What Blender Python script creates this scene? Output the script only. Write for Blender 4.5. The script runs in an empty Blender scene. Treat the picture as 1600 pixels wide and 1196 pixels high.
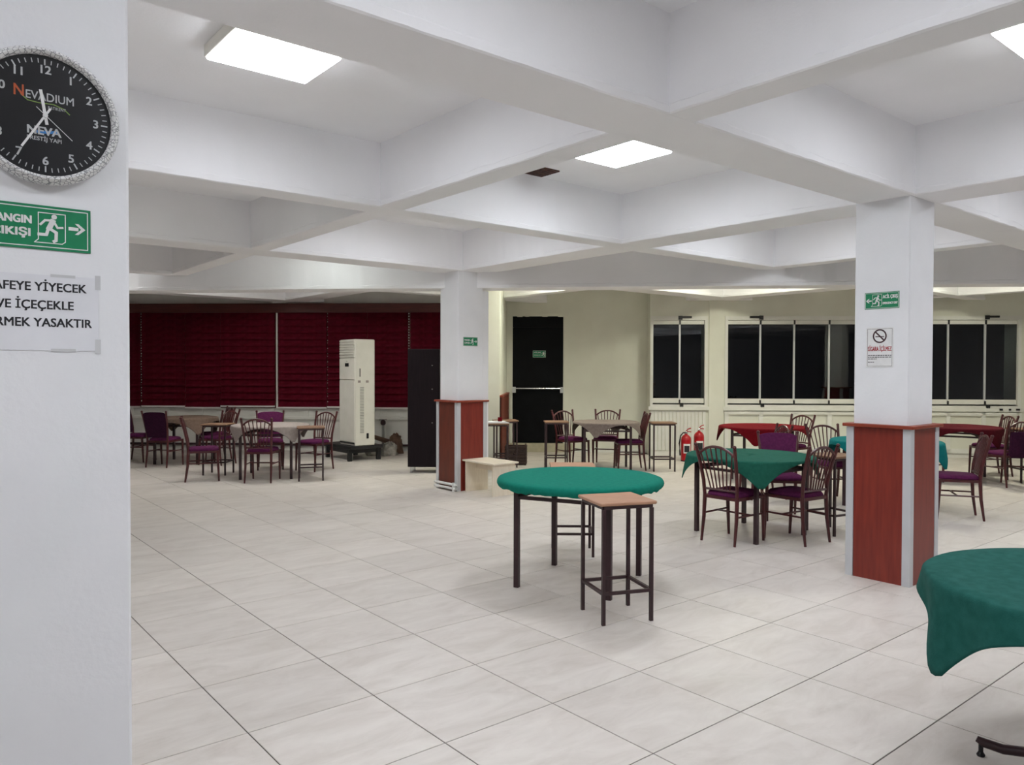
import bpy, bmesh, math, random
from mathutils import Matrix, Vector
random.seed(7)
PI = math.pi
scene = bpy.context.scene
COL = scene.collection

# ------------------------------------------------------------------ camera
CAM = (-1.19016, -3.21519, 1.545314)
F_PX, YAW, PITCH, ROLL = 1202.902, 0.884468, -0.017051, 0.002453
fw = Vector((math.cos(YAW)*math.cos(PITCH), math.sin(YAW)*math.cos(PITCH), math.sin(PITCH)))
rt = Vector((math.sin(YAW), -math.cos(YAW), 0)); up = rt.cross(fw)
r2 = math.cos(ROLL)*rt + math.sin(ROLL)*up; u2 = -math.sin(ROLL)*rt + math.cos(ROLL)*up
cd = bpy.data.cameras.new('camera'); cam = bpy.data.objects.new('camera', cd); COL.objects.link(cam)
cd.sensor_width = 36; cd.lens = F_PX/1600*36; cd.clip_start = 0.05
cam.matrix_world = Matrix(((r2.x, u2.x, -fw.x, CAM[0]), (r2.y, u2.y, -fw.y, CAM[1]), (r2.z, u2.z, -fw.z, CAM[2]), (0, 0, 0, 1)))
scene.camera = cam

# ------------------------------------------------------------------ world, exposure (night outside)
w = bpy.data.worlds.new('world'); scene.world = w; w.use_nodes = True
w.node_tree.nodes['Background'].inputs[0].default_value = (0.30, 0.36, 0.5, 1)
w.node_tree.nodes['Background'].inputs[1].default_value = 0.0015
scene.view_settings.view_transform = 'Standard'
scene.view_settings.look = 'None'
scene.view_settings.gamma = 1
scene.view_settings.exposure = 0.0
scene.cycles.max_bounces = 14; scene.cycles.diffuse_bounces = 8
scene.view_settings.use_curve_mapping = False
LAMP_POWER = 27.5          # emission strength of the ceiling panels

# ------------------------------------------------------------------ geometry of the place
TH = math.radians(-42.5)                       # direction of the back walls
EX, EY = math.cos(TH), math.sin(TH)
def EN(e, n, z=0.0): return Vector((e*EX - n*EY, e*EY + n*EX, z))
def to_en(x, y): return x*EX + y*EY, -x*EY + y*EX
SLAB, BEAM = 3.28, 2.79
N_LEFT, N_DOOR, N_RIGHT = 11.12, 11.25, 10.85
E_MIN, E_MAX, N_MIN = -10.0, 13.0, -8.0
E_CORNER, E_SIDE = 3.03, 0.40
def n_wall(e): return N_RIGHT if e > E_CORNER else (N_DOOR if e > E_SIDE else N_LEFT)

# ------------------------------------------------------------------ materials
def lin(h):
    h = h.lstrip('#'); v = [int(h[i:i+2], 16)/255 for i in (0, 2, 4)]
    return tuple(c/12.92 if c <= .04045 else ((c+.055)/1.055)**2.4 for c in v) + (1,)
def new_mat(name):
    m = bpy.data.materials.new(name); m.use_nodes = True
    nt = m.node_tree; return m, nt, nt.nodes['Principled BSDF']
def noise_mat(name, a, b, scale=6, rough=.6, bump=0.0, bscale=60, stretch=(1, 1, 1), metal=0, spec=.5, detail=4, rand=0.0, sheen=0):
    m, nt, bs = new_mat(name); N, L = nt.nodes.new, nt.links.new
    tc = N('ShaderNodeTexCoord'); mp = N('ShaderNodeMapping'); mp.inputs['Scale'].default_value = stretch
    L(tc.outputs['Object'], mp.inputs['Vector'])
    vec = mp.outputs['Vector']
    if rand:
        oi = N('ShaderNodeObjectInfo'); ml = N('ShaderNodeMath'); ml.operation = 'MULTIPLY'; ml.inputs[1].default_value = rand
        L(oi.outputs['Random'], ml.inputs[0]); ad = N('ShaderNodeVectorMath'); ad.operation = 'ADD'
        L(vec, ad.inputs[0]); L(ml.outputs[0], ad.inputs[1]); vec = ad.outputs[0]
    nz = N('ShaderNodeTexNoise'); nz.inputs['Scale'].default_value = scale; nz.inputs['Detail'].default_value = detail
    L(vec, nz.inputs['Vector'])
    rp = N('ShaderNodeValToRGB'); rp.color_ramp.elements[0].color = lin(a); rp.color_ramp.elements[1].color = lin(b)
    rp.color_ramp.elements[0].position = .3; rp.color_ramp.elements[1].position = .7
    L(nz.outputs['Fac'], rp.inputs['Fac']); L(rp.outputs['Color'], bs.inputs['Base Color'])
    bs.inputs['Roughness'].default_value = rough; bs.inputs['Metallic'].default_value = metal
    bs.inputs['Specular IOR Level'].default_value = spec
    if sheen: bs.inputs['Sheen Weight'].default_value = sheen
    if bump:
        n2 = N('ShaderNodeTexNoise'); n2.inputs['Scale'].default_value = bscale; n2.inputs['Detail'].default_value = 3
        L(vec, n2.inputs['Vector']); bp = N('ShaderNodeBump'); bp.inputs['Strength'].default_value = bump; bp.inputs['Distance'].default_value = .01
        L(n2.outputs['Fac'], bp.inputs['Height']); L(bp.outputs['Normal'], bs.inputs['Normal'])
    return m
M = {}
M['paint'] = noise_mat('white_wall_paint', 'e4e5e8', 'ecedf0', 2.5, .7, .12, 45, spec=.3)
M['ceiling'] = noise_mat('white_ceiling_paint', 'ebebed', 'f1f1f3', 1.2, .75, .10, 60, spec=.25)
M['cream'] = noise_mat('cream_wall_paint', 'd5d5c8', 'dedfd3', 2.0, .65, .08, 30, spec=.3)
M['whitewood'] = noise_mat('white_painted_joinery', 'd9d9d2', 'e2e2dc', 4, .5, .05, 40)
M['grout'] = noise_mat('grey_grout', '47423e', '544e4a', 20, .9)
def tile_material():
    m, nt, bs = new_mat('stone_look_tile'); N, L = nt.nodes.new, nt.links.new
    tc = N('ShaderNodeTexCoord'); oi = N('ShaderNodeObjectInfo')
    sc = N('ShaderNodeMath'); sc.operation = 'MULTIPLY'; sc.inputs[1].default_value = 37.0; L(oi.outputs['Random'], sc.inputs[0])
    ad = N('ShaderNodeVectorMath'); ad.operation = 'ADD'; L(tc.outputs['Object'], ad.inputs[0]); L(sc.outputs[0], ad.inputs[1])
    mp = N('ShaderNodeMapping'); mp.inputs['Rotation'].default_value = (0, 0, .7); mp.inputs['Scale'].default_value = (1.0, 2.6, 1); L(ad.outputs[0], mp.inputs['Vector'])
    n1 = N('ShaderNodeTexNoise'); n1.inputs['Scale'].default_value = 2.6; n1.inputs['Detail'].default_value = 8; n1.inputs['Roughness'].default_value = .68; n1.inputs['Distortion'].default_value = .7
    L(mp.outputs['Vector'], n1.inputs['Vector'])
    rp = N('ShaderNodeValToRGB'); e = rp.color_ramp.elements
    e[0].position = .30; e[0].color = lin('c0b8b0'); e[1].position = .72; e[1].color = lin('d6d0c9')
    k = e.new(.5); k.color = lin('ccc5be')
    L(n1.outputs['Fac'], rp.inputs['Fac'])
    hs = N('ShaderNodeHueSaturation'); mr = N('ShaderNodeMapRange'); mr.inputs['To Min'].default_value = .955; mr.inputs['To Max'].default_value = 1.04
    L(oi.outputs['Random'], mr.inputs['Value']); L(mr.outputs[0], hs.inputs['Value']); L(rp.outputs['Color'], hs.inputs['Color'])
    L(hs.outputs['Color'], bs.inputs['Base Color'])
    bs.inputs['Roughness'].default_value = .42; bs.inputs['Specular IOR Level'].default_value = .45
    rr = N('ShaderNodeMapRange'); rr.inputs['To Min'].default_value = .34; rr.inputs['To Max'].default_value = .52; L(n1.outputs['Fac'], rr.inputs['Value']); L(rr.outputs[0], bs.inputs['Roughness'])
    return m
M['tile'] = tile_material()
M['mahogany'] = noise_mat('red_mahogany_laminate', '72231a', '842e20', 7, .38, .03, 80, stretch=(6, 6, .5), detail=4)
M['mahogany_cap'] = noise_mat('red_mahogany_edge', '7c2e1a', '94402a', 9, .4, 0, stretch=(.8, .8, 8))
M['brownpanel'] = noise_mat('brown_scuffed_panel', '55200f', '6a2a16', 7, .5, .05, 60, stretch=(4, 4, .7))
M['alu'] = noise_mat('aluminium_strip', 'c3c5c8', 'cbcdd0', 4, .42, 0, metal=.2)
M['chrome'] = noise_mat('chrome', 'c0c2c5', 'd5d7d9', 10, .2, 0, metal=1)
M['metal'] = noise_mat('dark_brown_painted_metal', '2c181c', '372024', 12, .42, 0)
M['chairmetal'] = noise_mat('maroon_painted_chair_tube', '3f1619', '521f21', 12, .35, 0)
M['purple'] = noise_mat('purple_upholstery', '4c1b3f', '5a2249', 40, .85, .15, 300, spec=.12)
M['plum_and_shade'] = noise_mat('dark_plum_and_shaded_purple', '2c1026', '38162f', 40, .9, .15, 300, spec=.12)  # plum for the garment; on chair backs, purple with shade in the colour
M['green'] = noise_mat('teal_green_felt', '107060', '177a68', 30, .95, .2, 260, spec=.12)
M['deepgreen'] = noise_mat('deep_green_cloth', '1c5244', '235d4e', 30, .93, .2, 260, spec=.12)
M['blugreen'] = noise_mat('bottle_green_cloth', '1c5049', '255b54', 25, .93, .2, 240, spec=.12)
M['teal'] = noise_mat('bright_teal_cloth', '0b6f70', '137a7a', 30, .9, .2, 260, spec=.12)
M['red'] = noise_mat('crimson_cloth', '620812', '700d18', 30, .9, .2, 260, spec=.12)
M['wine'] = noise_mat('wine_red_cloth', '460d17', '54141e', 30, .9, .2, 260, spec=.12)
M['taupe'] = noise_mat('taupe_cloth', '716661', '80756f', 30, .92, .2, 260, spec=.12)
M['dulltaupe'] = noise_mat('dull_brown_cloth', '6d5b50', '7c695d', 30, .92, .2, 260, spec=.12)
M['greige'] = noise_mat('pale_greige_cloth', '928884', 'a09691', 30, .92, .2, 260, spec=.12)
M['wood'] = noise_mat('light_brown_stool_wood', 'a67c62', 'b98f74', 6, .5, .03, 60, stretch=(1.2, 12, 4), detail=6)
M['dullwood'] = noise_mat('brown_table_wood', '74553f', '86664e', 6, .5, .03, 60, stretch=(1.2, 12, 4), detail=6)
M['birch'] = noise_mat('cream_birch_laminate', 'd9cdb9', 'e4dac8', 8, .5, .02, 60, stretch=(8, 1, 1), detail=5)
M['wenge'] = noise_mat('dark_wenge_laminate', '140d11', '1d1418', 8, .6, .03, 60, stretch=(8, 8, .6), detail=5, spec=.15)
M['blind'] = noise_mat('burgundy_blind_fabric', '500b1b', '5e1022', 14, .85, .1, 200, spec=.08)
M['pelmet'] = noise_mat('brown_pelmet_wood', '46160f', '562016', 8, .5, .03, 60, stretch=(.6, .6, 6))
M['acwhite'] = noise_mat('off_white_plastic', 'd5d3c8', 'dedcd2', 5, .4, 0)
M['acgrey'] = noise_mat('grey_plastic', '8b8b86', '9a9a94', 10, .5, 0)
M['black'] = noise_mat('black_plastic', '0e0e10', '17171a', 20, .45, 0)
M['blackdoor'] = noise_mat('black_sheet_door', '06070a', '0d0f12', 5, .6, .05, 20, spec=.12)
M['clockface'] = noise_mat('black_clock_dial', '121316', '191a1e', 10, .35, 0)
M['print_white'] = noise_mat('white_print', 'dcdcdc', 'e6e6e6', 20, .6)
M['print_grey'] = noise_mat('silver_print', 'b0b2b4', 'c2c4c6', 20, .45)
M['print_green'] = noise_mat('sign_green', '0a7a50', '0e8458', 20, .45)
M['print_black'] = noise_mat('black_print', '1a1a20', '222228', 20, .6)
M['print_red'] = noise_mat('red_print', '9c1626', 'ab1c2c', 20, .6)
M['print_maroon'] = noise_mat('dark_maroon_print', '33151c', '3d1a22', 20, .6)
M['print_orange'] = noise_mat('orange_print', 'b0502a', 'bb5c34', 20, .5)
M['print_teal'] = noise_mat('teal_print', '2f7a78', '388684', 20, .5)
M['print_blue'] = noise_mat('blue_print', '2f74b8', '3b82c4', 20, .5)
M['print_lime'] = noise_mat('lime_print', '7b9a4a', '88a656', 20, .5)
M['paper'] = noise_mat('white_paper', 'dcdde2', 'e6e7ec', 6, .8, .03, 20)
M['tape'] = noise_mat('clear_tape', 'c6c7c9', 'd0d1d3', 10, .3)
M['extinguisher'] = noise_mat('red_enamel', '980b14', 'a8101a', 8, .3)
M['pipe'] = noise_mat('white_pipe', 'd9d9d6', 'e4e4e1', 8, .4)
M['rubble'] = noise_mat('grey_crumpled_plastic', '7f7a72', 'a8a49b', 14, .6, .4, 30)
M['brown'] = noise_mat('brown_bark', '4d382c', '644a3a', 14, .8, .3, 40)
M['wicker'] = noise_mat('dark_wicker', '2f211d', '43302a', 30, .7, .2, 90)
M['vent'] = noise_mat('rusty_brown_vent', '3a221a', '523024', 30, .7)
M['concrete'] = noise_mat('worn_concrete', 'a29c86', 'b8b29b', 6, .85, .2, 25)
M['night'] = noise_mat('dark_asphalt', '15171a', '1c1e22', 3, .9)
def rim_material():
    m, nt, bs = new_mat('white_crackle'); N, L = nt.nodes.new, nt.links.new
    tc = N('ShaderNodeTexCoord'); v = N('ShaderNodeTexVoronoi'); v.feature = 'DISTANCE_TO_EDGE'; v.inputs['Scale'].default_value = 95
    L(tc.outputs['Object'], v.inputs['Vector']); rp = N('ShaderNodeValToRGB')
    rp.color_ramp.elements[0].color = lin('8b8d90'); rp.color_ramp.elements[1].color = lin('e6e6e6')
    rp.color_ramp.elements[0].position = .03; rp.color_ramp.elements[1].position = .10
    L(v.outputs['Distance'], rp.inputs['Fac']); L(rp.outputs['Color'], bs.inputs['Base Color']); bs.inputs['Roughness'].default_value = .4
    return m
M['crackle'] = rim_material()
def glow(name, col, s):
    m, nt, bs = new_mat(name)
    bs.inputs['Base Color'].default_value = (.8, .8, .8, 1)
    bs.inputs['Emission Color'].default_value = col; bs.inputs['Emission Strength'].default_value = s
    return m
M['lamp'] = glow('cool_white_diffuser', (.955, .99, 1.05, 1), LAMP_POWER)
M['lamp_dim'] = glow('greenish_white_diffuser', (.93, 1, .94, 1), LAMP_POWER*.26)
M['lamp_fill_low'] = glow('low_fill_diffuser', (1, .98, .92, 1), LAMP_POWER*.8)  # for the unseen panel added before the blinds
M['lamp_fill'] = glow('neutral_fill_diffuser', (1, 1, .96, 1), LAMP_POWER*1.5)  # for unseen panels added to brighten the back left
M['lamp_yellow'] = glow('yellowish_diffuser', (1, .99, .80, 1), LAMP_POWER*2.3)
def glass_material():
    m = bpy.data.materials.new('window_glass'); m.use_nodes = True; nt = m.node_tree; nt.nodes.clear(); N, L = nt.nodes.new, nt.links.new
    o = N('ShaderNodeOutputMaterial'); mx = N('ShaderNodeMixShader'); tr = N('ShaderNodeBsdfTransparent'); gl = N('ShaderNodeBsdfGlossy'); fr = N('ShaderNodeFresnel')
    fr.inputs['IOR'].default_value = 1.55; gl.inputs['Roughness'].default_value = .01; tr.inputs['Color'].default_value = (.75, .78, .8, 1)
    L(fr.outputs[0], mx.inputs[0]); L(tr.outputs[0], mx.inputs[1]); L(gl.outputs[0], mx.inputs[2]); L(mx.outputs[0], o.inputs[0])
    return m
M['glass'] = glass_material()

# ------------------------------------------------------------------ mesh helpers
class MB:
    def __init__(s): s.v = []; s.f = []
    def add(s, vs, fs):
        b = len(s.v); s.v += [tuple(v) for v in vs]; s.f += [tuple(i+b for i in f) for f in fs]; return s
    def box(s, x0, x1, y0, y1, z0, z1):
        return s.add([(x0,y0,z0),(x1,y0,z0),(x1,y1,z0),(x0,y1,z0),(x0,y0,z1),(x1,y0,z1),(x1,y1,z1),(x0,y1,z1)],
                     [(0,3,2,1),(4,5,6,7),(0,1,5,4),(1,2,6,5),(2,3,7,6),(3,0,4,7)])
    def bbox(s, x0, x1, y0, y1, z0, z1, b=.004):          # box with chamfered vertical and top edges
        def ring(i, z): return [(x0+i+b,y0+i,z),(x1-i-b,y0+i,z),(x1-i,y0+i+b,z),(x1-i,y1-i-b,z),(x1-i-b,y1-i,z),(x0+i+b,y1-i,z),(x0+i,y1-i-b,z),(x0+i,y0+i+b,z)]
        return s.loft([ring(b, z0), ring(0, z0+b), ring(0, z1-b), ring(b, z1)])
    def loft(s, rings, cap=True, closed=True):
        n = len(rings[0]); vs = [p for r in rings for p in r]; fs = []
        for k in range(len(rings)-1):
            for i in range(n if closed else n-1):
                j = (i+1) % n; fs.append((k*n+i, k*n+j, (k+1)*n+j, (k+1)*n+i))
        if cap: fs.append(tuple(range(n-1, -1, -1))); fs.append(tuple((len(rings)-1)*n+i for i in range(n)))
        return s.add(vs, fs)
    def tube(s, pts, r, seg=8, square=False):
        pts = [Vector(p) for p in pts]; rs = r if isinstance(r, (list, tuple)) else [r]*len(pts); rings = []
        t0 = (pts[1]-pts[0]).normalized()
        ref = Vector((0,0,1)) if abs(t0.z) < .9 else Vector((0,1,0))
        for i, p in enumerate(pts):
            t = ((pts[min(i+1, len(pts)-1)]-pts[max(i-1, 0)])).normalized()
            a = t.cross(ref)
            if a.length < 1e-4: a = t.cross(Vector((1,0,0)))
            a.normalize(); b = a.cross(t).normalized()
            if square: rings.append([p + rs[i]*(a*x+b*y) for x, y in ((1,1),(-1,1),(-1,-1),(1,-1))])
            else: rings.append([p + rs[i]*(a*math.cos(2*PI*k/seg)+b*math.sin(2*PI*k/seg)) for k in range(seg)])
        return s.loft(rings)
    def lathe(s, prof, seg=24, c=(0,0,0)):
        rings = [[(c[0]+r*math.cos(2*PI*k/seg), c[1]+r*math.sin(2*PI*k/seg), c[2]+z) for k in range(seg)] for r, z in prof]
        return s.loft(rings)
    def ball(s, c, r, seg=10, sq=1):
        return s.lathe([(max(1e-4, r*math.sin(PI*k/6)), -r*sq*math.cos(PI*k/6)) for k in range(7)], seg, c)
    def poly(s, pts, z0, z1):                              # extruded 2D outline (xy)
        return s.loft([[(x, y, z0) for x, y in pts], [(x, y, z1) for x, y in pts]])
    def stroke(s, pts, wd, z0, z1):                        # thick 2D polyline, square joints
        for (ax, ay), (bx, by) in zip(pts, pts[1:]):
            d = Vector((bx-ax, by-ay)); l = d.length or 1e-6; d /= l; nx, ny = -d.y*wd/2, d.x*wd/2
            ax2, ay2, bx2, by2 = ax-d.x*wd*.3, ay-d.y*wd*.3, bx+d.x*wd*.3, by+d.y*wd*.3
            s.poly([(ax2-nx, ay2-ny), (bx2-nx, by2-ny), (bx2+nx, by2+ny), (ax2+nx, ay2+ny)], z0, z1+(len(s.v) % 160)*3e-6)
        return s
    def disc(s, x, y, r, z0, z1, seg=16): return s.poly([(x+r*math.cos(2*PI*k/seg), y+r*math.sin(2*PI*k/seg)) for k in range(seg)], z0, z1)
    def xf(s, f): s.v = [tuple(f(*p)) for p in s.v]; return s
    def mesh(s, name, mat, ang=35):
        me = bpy.data.meshes.new(name); me.from_pydata(s.v, [], s.f)
        bm = bmesh.new(); bm.from_mesh(me); bmesh.ops.recalc_face_normals(bm, faces=bm.faces); bm.to_mesh(me); bm.free()
        if mat: me.materials.append(M[mat])
        if ang:
            me.polygons.foreach_set('use_smooth', [True]*len(me.polygons)); me.set_sharp_from_angle(angle=math.radians(ang))
        me.update(); return me
    def build(s, name, mat, parent=None, ang=35, loc=None): return link(name, s.mesh(name, mat, ang), parent, loc)
def link(name, me, parent=None, loc=None):
    o = bpy.data.objects.new(name, me); COL.objects.link(o)
    if parent: o.parent = parent
    if loc: o.location = loc
    return o
def tag(o, label=None, cat=None, group=None, kind=None):
    if label: o['label'] = label
    if cat: o['category'] = cat
    if group: o['group'] = group
    if kind: o['kind'] = kind
    return o
def thing(name, label, cat, loc=(0,0,0), rz=0, group=None):
    o = bpy.data.objects.new(name, None); COL.objects.link(o); o.empty_display_size = .1
    o.location = loc; o.rotation_euler = (0, 0, rz); return tag(o, label, cat, group)
def face_frame(o, origin, xdir):                           # local x along the wall, y up, z out of the wall
    x = Vector(xdir).normalized(); z = x.cross(Vector((0, 0, 1)))
    o.matrix_world = Matrix(((x.x, 0, z.x, origin[0]), (x.y, 0, z.y, origin[1]), (0, 1, 0, origin[2]), (0, 0, 0, 1)))
def dup(root, loc, rz, label, group=None):
    r = root.copy(); COL.objects.link(r); r.location = loc; r.rotation_euler = (0, 0, rz); r['label'] = label
    if group: r['group'] = group
    for ch in list(root.children):
        c = ch.copy(); COL.objects.link(c); c.parent = r
        for g in ch.children:
            d = g.copy(); COL.objects.link(d); d.parent = c
    return r
def text_mesh(body, size, mat, width=None, bold=0.0, z=.0006, align='CENTER'):
    cu = bpy.data.curves.new('t', 'FONT'); cu.body = body; cu.size = size; cu.align_x = align; cu.align_y = 'CENTER'; cu.extrude = z/2; cu.resolution_u = 3
    o = bpy.data.objects.new('t', cu); COL.objects.link(o); bpy.context.view_layer.update()
    dg = bpy.context.evaluated_depsgraph_get(); me = bpy.data.meshes.new_from_object(o.evaluated_get(dg)); bpy.data.objects.remove(o); bpy.data.curves.remove(cu)
    xs = [v.co.x for v in me.vertices]
    if width and xs:
        k = width/(max(xs)-min(xs)); c = (max(xs)+min(xs))/2 if align == 'CENTER' else min(xs)
        for v in me.vertices: v.co.x = (v.co.x-c)*k
    if bold:                                               # heavier strokes: the same glyphs laid side by side
        vs = [tuple(v.co) for v in me.vertices]; fs = [tuple(p.vertices) for p in me.polygons]; mb = MB()
        for dx, dy, dz in ((-1, -.6, -2e-5), (0, 0, 0), (1, -.6, 2e-5), (-1, .6, 4e-5), (1, .6, 6e-5)): mb.add([(x+dx*bold, y+dy*bold, q+dz) for x, y, q in vs], fs)
        me = bpy.data.meshes.new('text'); me.from_pydata(mb.v, [], mb.f)
    me.materials.clear(); me.materials.append(M[mat]); return me
def text(name, body, size, mat, parent, loc, width=None, bold=0.0, align='CENTER'):
    me = text_mesh(body, size, mat, width, bold, align=align); me.name = name; return link(name, me, parent, loc)

# ------------------------------------------------------------------ floor: slab (grout) + single tiles
def rect_en(e0, e1, n0, n1, z0, z1, mb=None):
    mb = mb or MB(); c = [EN(e0,n0), EN(e1,n0), EN(e1,n1), EN(e0,n1)]
    return mb.poly([(p.x, p.y) for p in c], z0, z1)
floor = rect_en(E_MIN-.4, E_MAX+.4, N_MIN-.4, 12.2, -.2, -.003).build('floor', 'grout', ang=None); tag(floor, kind='structure')
TS, GAP = .6, .005
h = TS/2-GAP/2
tile_mesh = MB().loft([[(sx*k, sy*k, z) for sx, sy in ((-1,-1),(1,-1),(1,1),(-1,1))] for k, z in ((h, -.006), (h, -.0012), (h-.0012, 0))]).mesh('tile', 'tile', None)
inside = []
for i in range(-30, 40):
    for j in range(-30, 40):
        x, y = (i+.5)*TS, (j+.5)*TS; e, n = to_en(x, y)
        if not (E_MIN-.3 < e < E_MAX+.3 and N_MIN-.3 < n < n_wall(e)+.3): continue
        d = Vector((x, y, 0))-Vector(CAM); dz = d.dot(fw)
        vis = dz > .8 and abs(d.dot(r2)/dz*F_PX) < 800+.45*F_PX/dz and d.dot(u2)/dz*F_PX > -598-.6*F_PX/dz
        # hidden behind the front pillar: not needed one by one
        if vis and d.dot(r2)/dz*F_PX < -590-.45*F_PX/dz and dz > 2.6: vis = False
        inside.append((0 if vis else 1, dz, x, y))
inside.sort()
rest = MB()
for k, (nv, dz, x, y) in enumerate(inside):
    if nv == 0 and k < 300:
        link('tile', tile_mesh, floor, (x, y, 0))
    else:
        rest.add([(x-h,y-h,0),(x+h,y-h,0),(x+h,y+h,0),(x-h,y+h,0)], [(0,1,2,3)])
tag(rest.build('tile_field', 'tile', floor, None), kind='stuff')

# ------------------------------------------------------------------ ceiling slab and beams
ceiling = rect_en(E_MIN-.4, E_MAX+.4, N_MIN-.4, 12.2, SLAB, SLAB+.2).build('ceiling', 'ceiling', ang=None); tag(ceiling, kind='structure')
def beam_mesh(L, wd, z0, z1, seed, step=.07, ch=.02, jit=.0045):
    rnd = random.Random(seed); n = max(2, int(L/step)); rings = []
    for k in range(n+1):
        x = L*k/n; j = [rnd.uniform(-jit, jit) for _ in range(6)]
        lp = .007
        rings.append([(x, 0, z1), (x, 0, z0+.050+j[0]), (x, -lp+j[1], z0+.040+j[0]*1.5), (x, -lp*.8+j[2], z0+.006), (x, .004, z0),
                      (x, wd-.004, z0), (x, wd+lp*.8+j[3], z0+.006), (x, wd+lp+j[4], z0+.040+j[5]*1.5), (x, wd, z0+.050+j[5]), (x, wd, z1)])
    return MB().loft(rings)
def beam(p, q, wd, z0, z1=SLAB+.02, seed=0):               # p, q: ends of the right-hand lower edge; body to the left of p>q
    d = Vector((q[0]-p[0], q[1]-p[1])); L = d.length; a = math.atan2(d.y, d.x)
    o = beam_mesh(L, wd, z0, z1, seed).build('beam', 'ceiling', ceiling, 24); o.location = (p[0], p[1], 0); o.rotation_euler = (0, 0, a); return o
XB = [(-6.28,-5.88), (-3.53,-3.31), (-.78,-.38), (2.02,2.25), (4.72,5.12), (7.52,7.74), (10.22,10.62)]      # along X, Y ranges
YB = [(-6.54,-6.14), (-3.85,-3.65), (-1.03,-.63), (1.79,1.99), (4.50,4.93), (7.20,7.40), (9.99,10.39), (12.7,12.9)]  # along Y, X ranges
def span(fn, lo=-16, hi=22, step=.05):
    ok = [lo+step*k for k in range(int((hi-lo)/step)) if (lambda e, n: E_MIN-.1 < e < E_MAX+.1 and N_MIN-.1 < n < n_wall(e)+.12)(*to_en(*fn(lo+step*k)))]
    return (ok[0], ok[-1]) if ok else None
sd = 1
for y0, y1 in XB:
    s = span(lambda t: (t, (y0+y1)/2))
    if s: beam((s[0], y0), (s[1], y0), y1-y0, BEAM, seed=sd); sd += 1
for x0, x1 in YB:
    s = span(lambda t: ((x0+x1)/2, t))
    if not s: continue
    cuts = [(a, b) for a, b in XB if b > s[0] and a < s[1]]
    edges = [s[0]] + [v for ab in cuts for v in ab] + [s[1]]
    for a, b in zip(edges[0::2], edges[1::2]):
        if b-a > .15: beam((x1, a-.012), (x1, b+.012), x1-x0, BEAM+.002, seed=sd); sd += 1
# deep diagonal beam from pillar to pillar, parallel to nothing but the pillar diagonal
S0 = 9.50
def diag(x): return (x, S0-x)
for xa, xb in ((-.75, 4.55), (4.75, 10.1), (10.1, 14.0)):
    p, q = diag(xa), diag(xb); beam(p, q, .36, 2.59, seed=sd); sd += 1
# ventilation grille in the middle coffer
vg = thing('ceiling_vent', 'small brown square vent grille in the ceiling beside the middle light panel', 'vent', (3.28, 1.86, SLAB))
MB().box(-.12,.12,-.12,.12,-.012,0).build('frame', 'vent', vg)
for k in range(6): MB().box(-.10,.10,-.095+k*.033,-.08+k*.033,-.02,-.012).build('slat', 'vent', vg)

# ------------------------------------------------------------------ ceiling lamps
def ceiling_lamp(x0, x1, y0, y1, label, mat='lamp', z=3.20):
    cx, cy = (x0+x1)/2, (y0+y1)/2; a, b = (x1-x0)/2, (y1-y0)/2
    t = thing('ceiling_light', label, 'ceiling light', (cx, cy, SLAB), 0, 'square ceiling light panels')
    MB().bbox(-a-.010, a+.010, -b-.010, b+.010, z-SLAB+.012, 0, .004).build('housing', 'acwhite', t)
    MB().bbox(-a, a, -b, b, z-SLAB, z-SLAB+.014, .004).build('diffuser', mat, t)
ceiling_lamp(.17, .73, .58, 1.03, 'bright square light panel in the ceiling coffer right of the clock pillar')
ceiling_lamp(3.02, 3.49, .58, 1.16, 'bright square light panel above the bare green round table, beside the brown vent')
ceiling_lamp(3.07, 3.54, -2.30, -1.75, 'bright light panel cut off by the top right picture corner')
for (x, y, m, where) in ((.35,-2.1,'lamp','straight above the viewer'), (-2.4,-2.1,'lamp','left of the viewer behind the clock pillar'), (-2.4,.8,'lamp','hidden left of the clock pillar'), (6.1,-2.1,'lamp','right of the near pillar, out of the picture'),
        (5.9,.85,'lamp','hidden above the deep green table'), (3.1,3.4,'lamp','hidden behind the beam left of the brown vent'), (2.9,5.6,'lamp_dim','hidden in front of the deep diagonal beam'), (.4,3.4,'lamp_dim','hidden behind the second coffer right of the clock'),
        (8.7,3.6,'lamp_yellow','hidden above the crimson table'), (11.2,.9,'lamp_yellow','hidden above the wine red table'), (7.0,5.5,'lamp_yellow','hidden above the taupe table near the door'), (3.3,6.95,'lamp_fill','added unseen above the pale greige table'),
        (2.9,8.8,'lamp_fill_low','added unseen before the burgundy blinds'), (.4,8.8,'lamp_fill','added unseen far behind the clock pillar'), (8.8,-2.1,'lamp','far to the right out of the picture'), (.4,-4.7,'lamp','behind the viewer on the left'), (3.3,-4.7,'lamp','behind the viewer on the right')):  # panels behind the diagonal beam on the left are added as fill light
    ceiling_lamp(x-.28, x+.28, y-.26, y+.26, 'square ceiling light panel ' + where, m)

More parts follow.
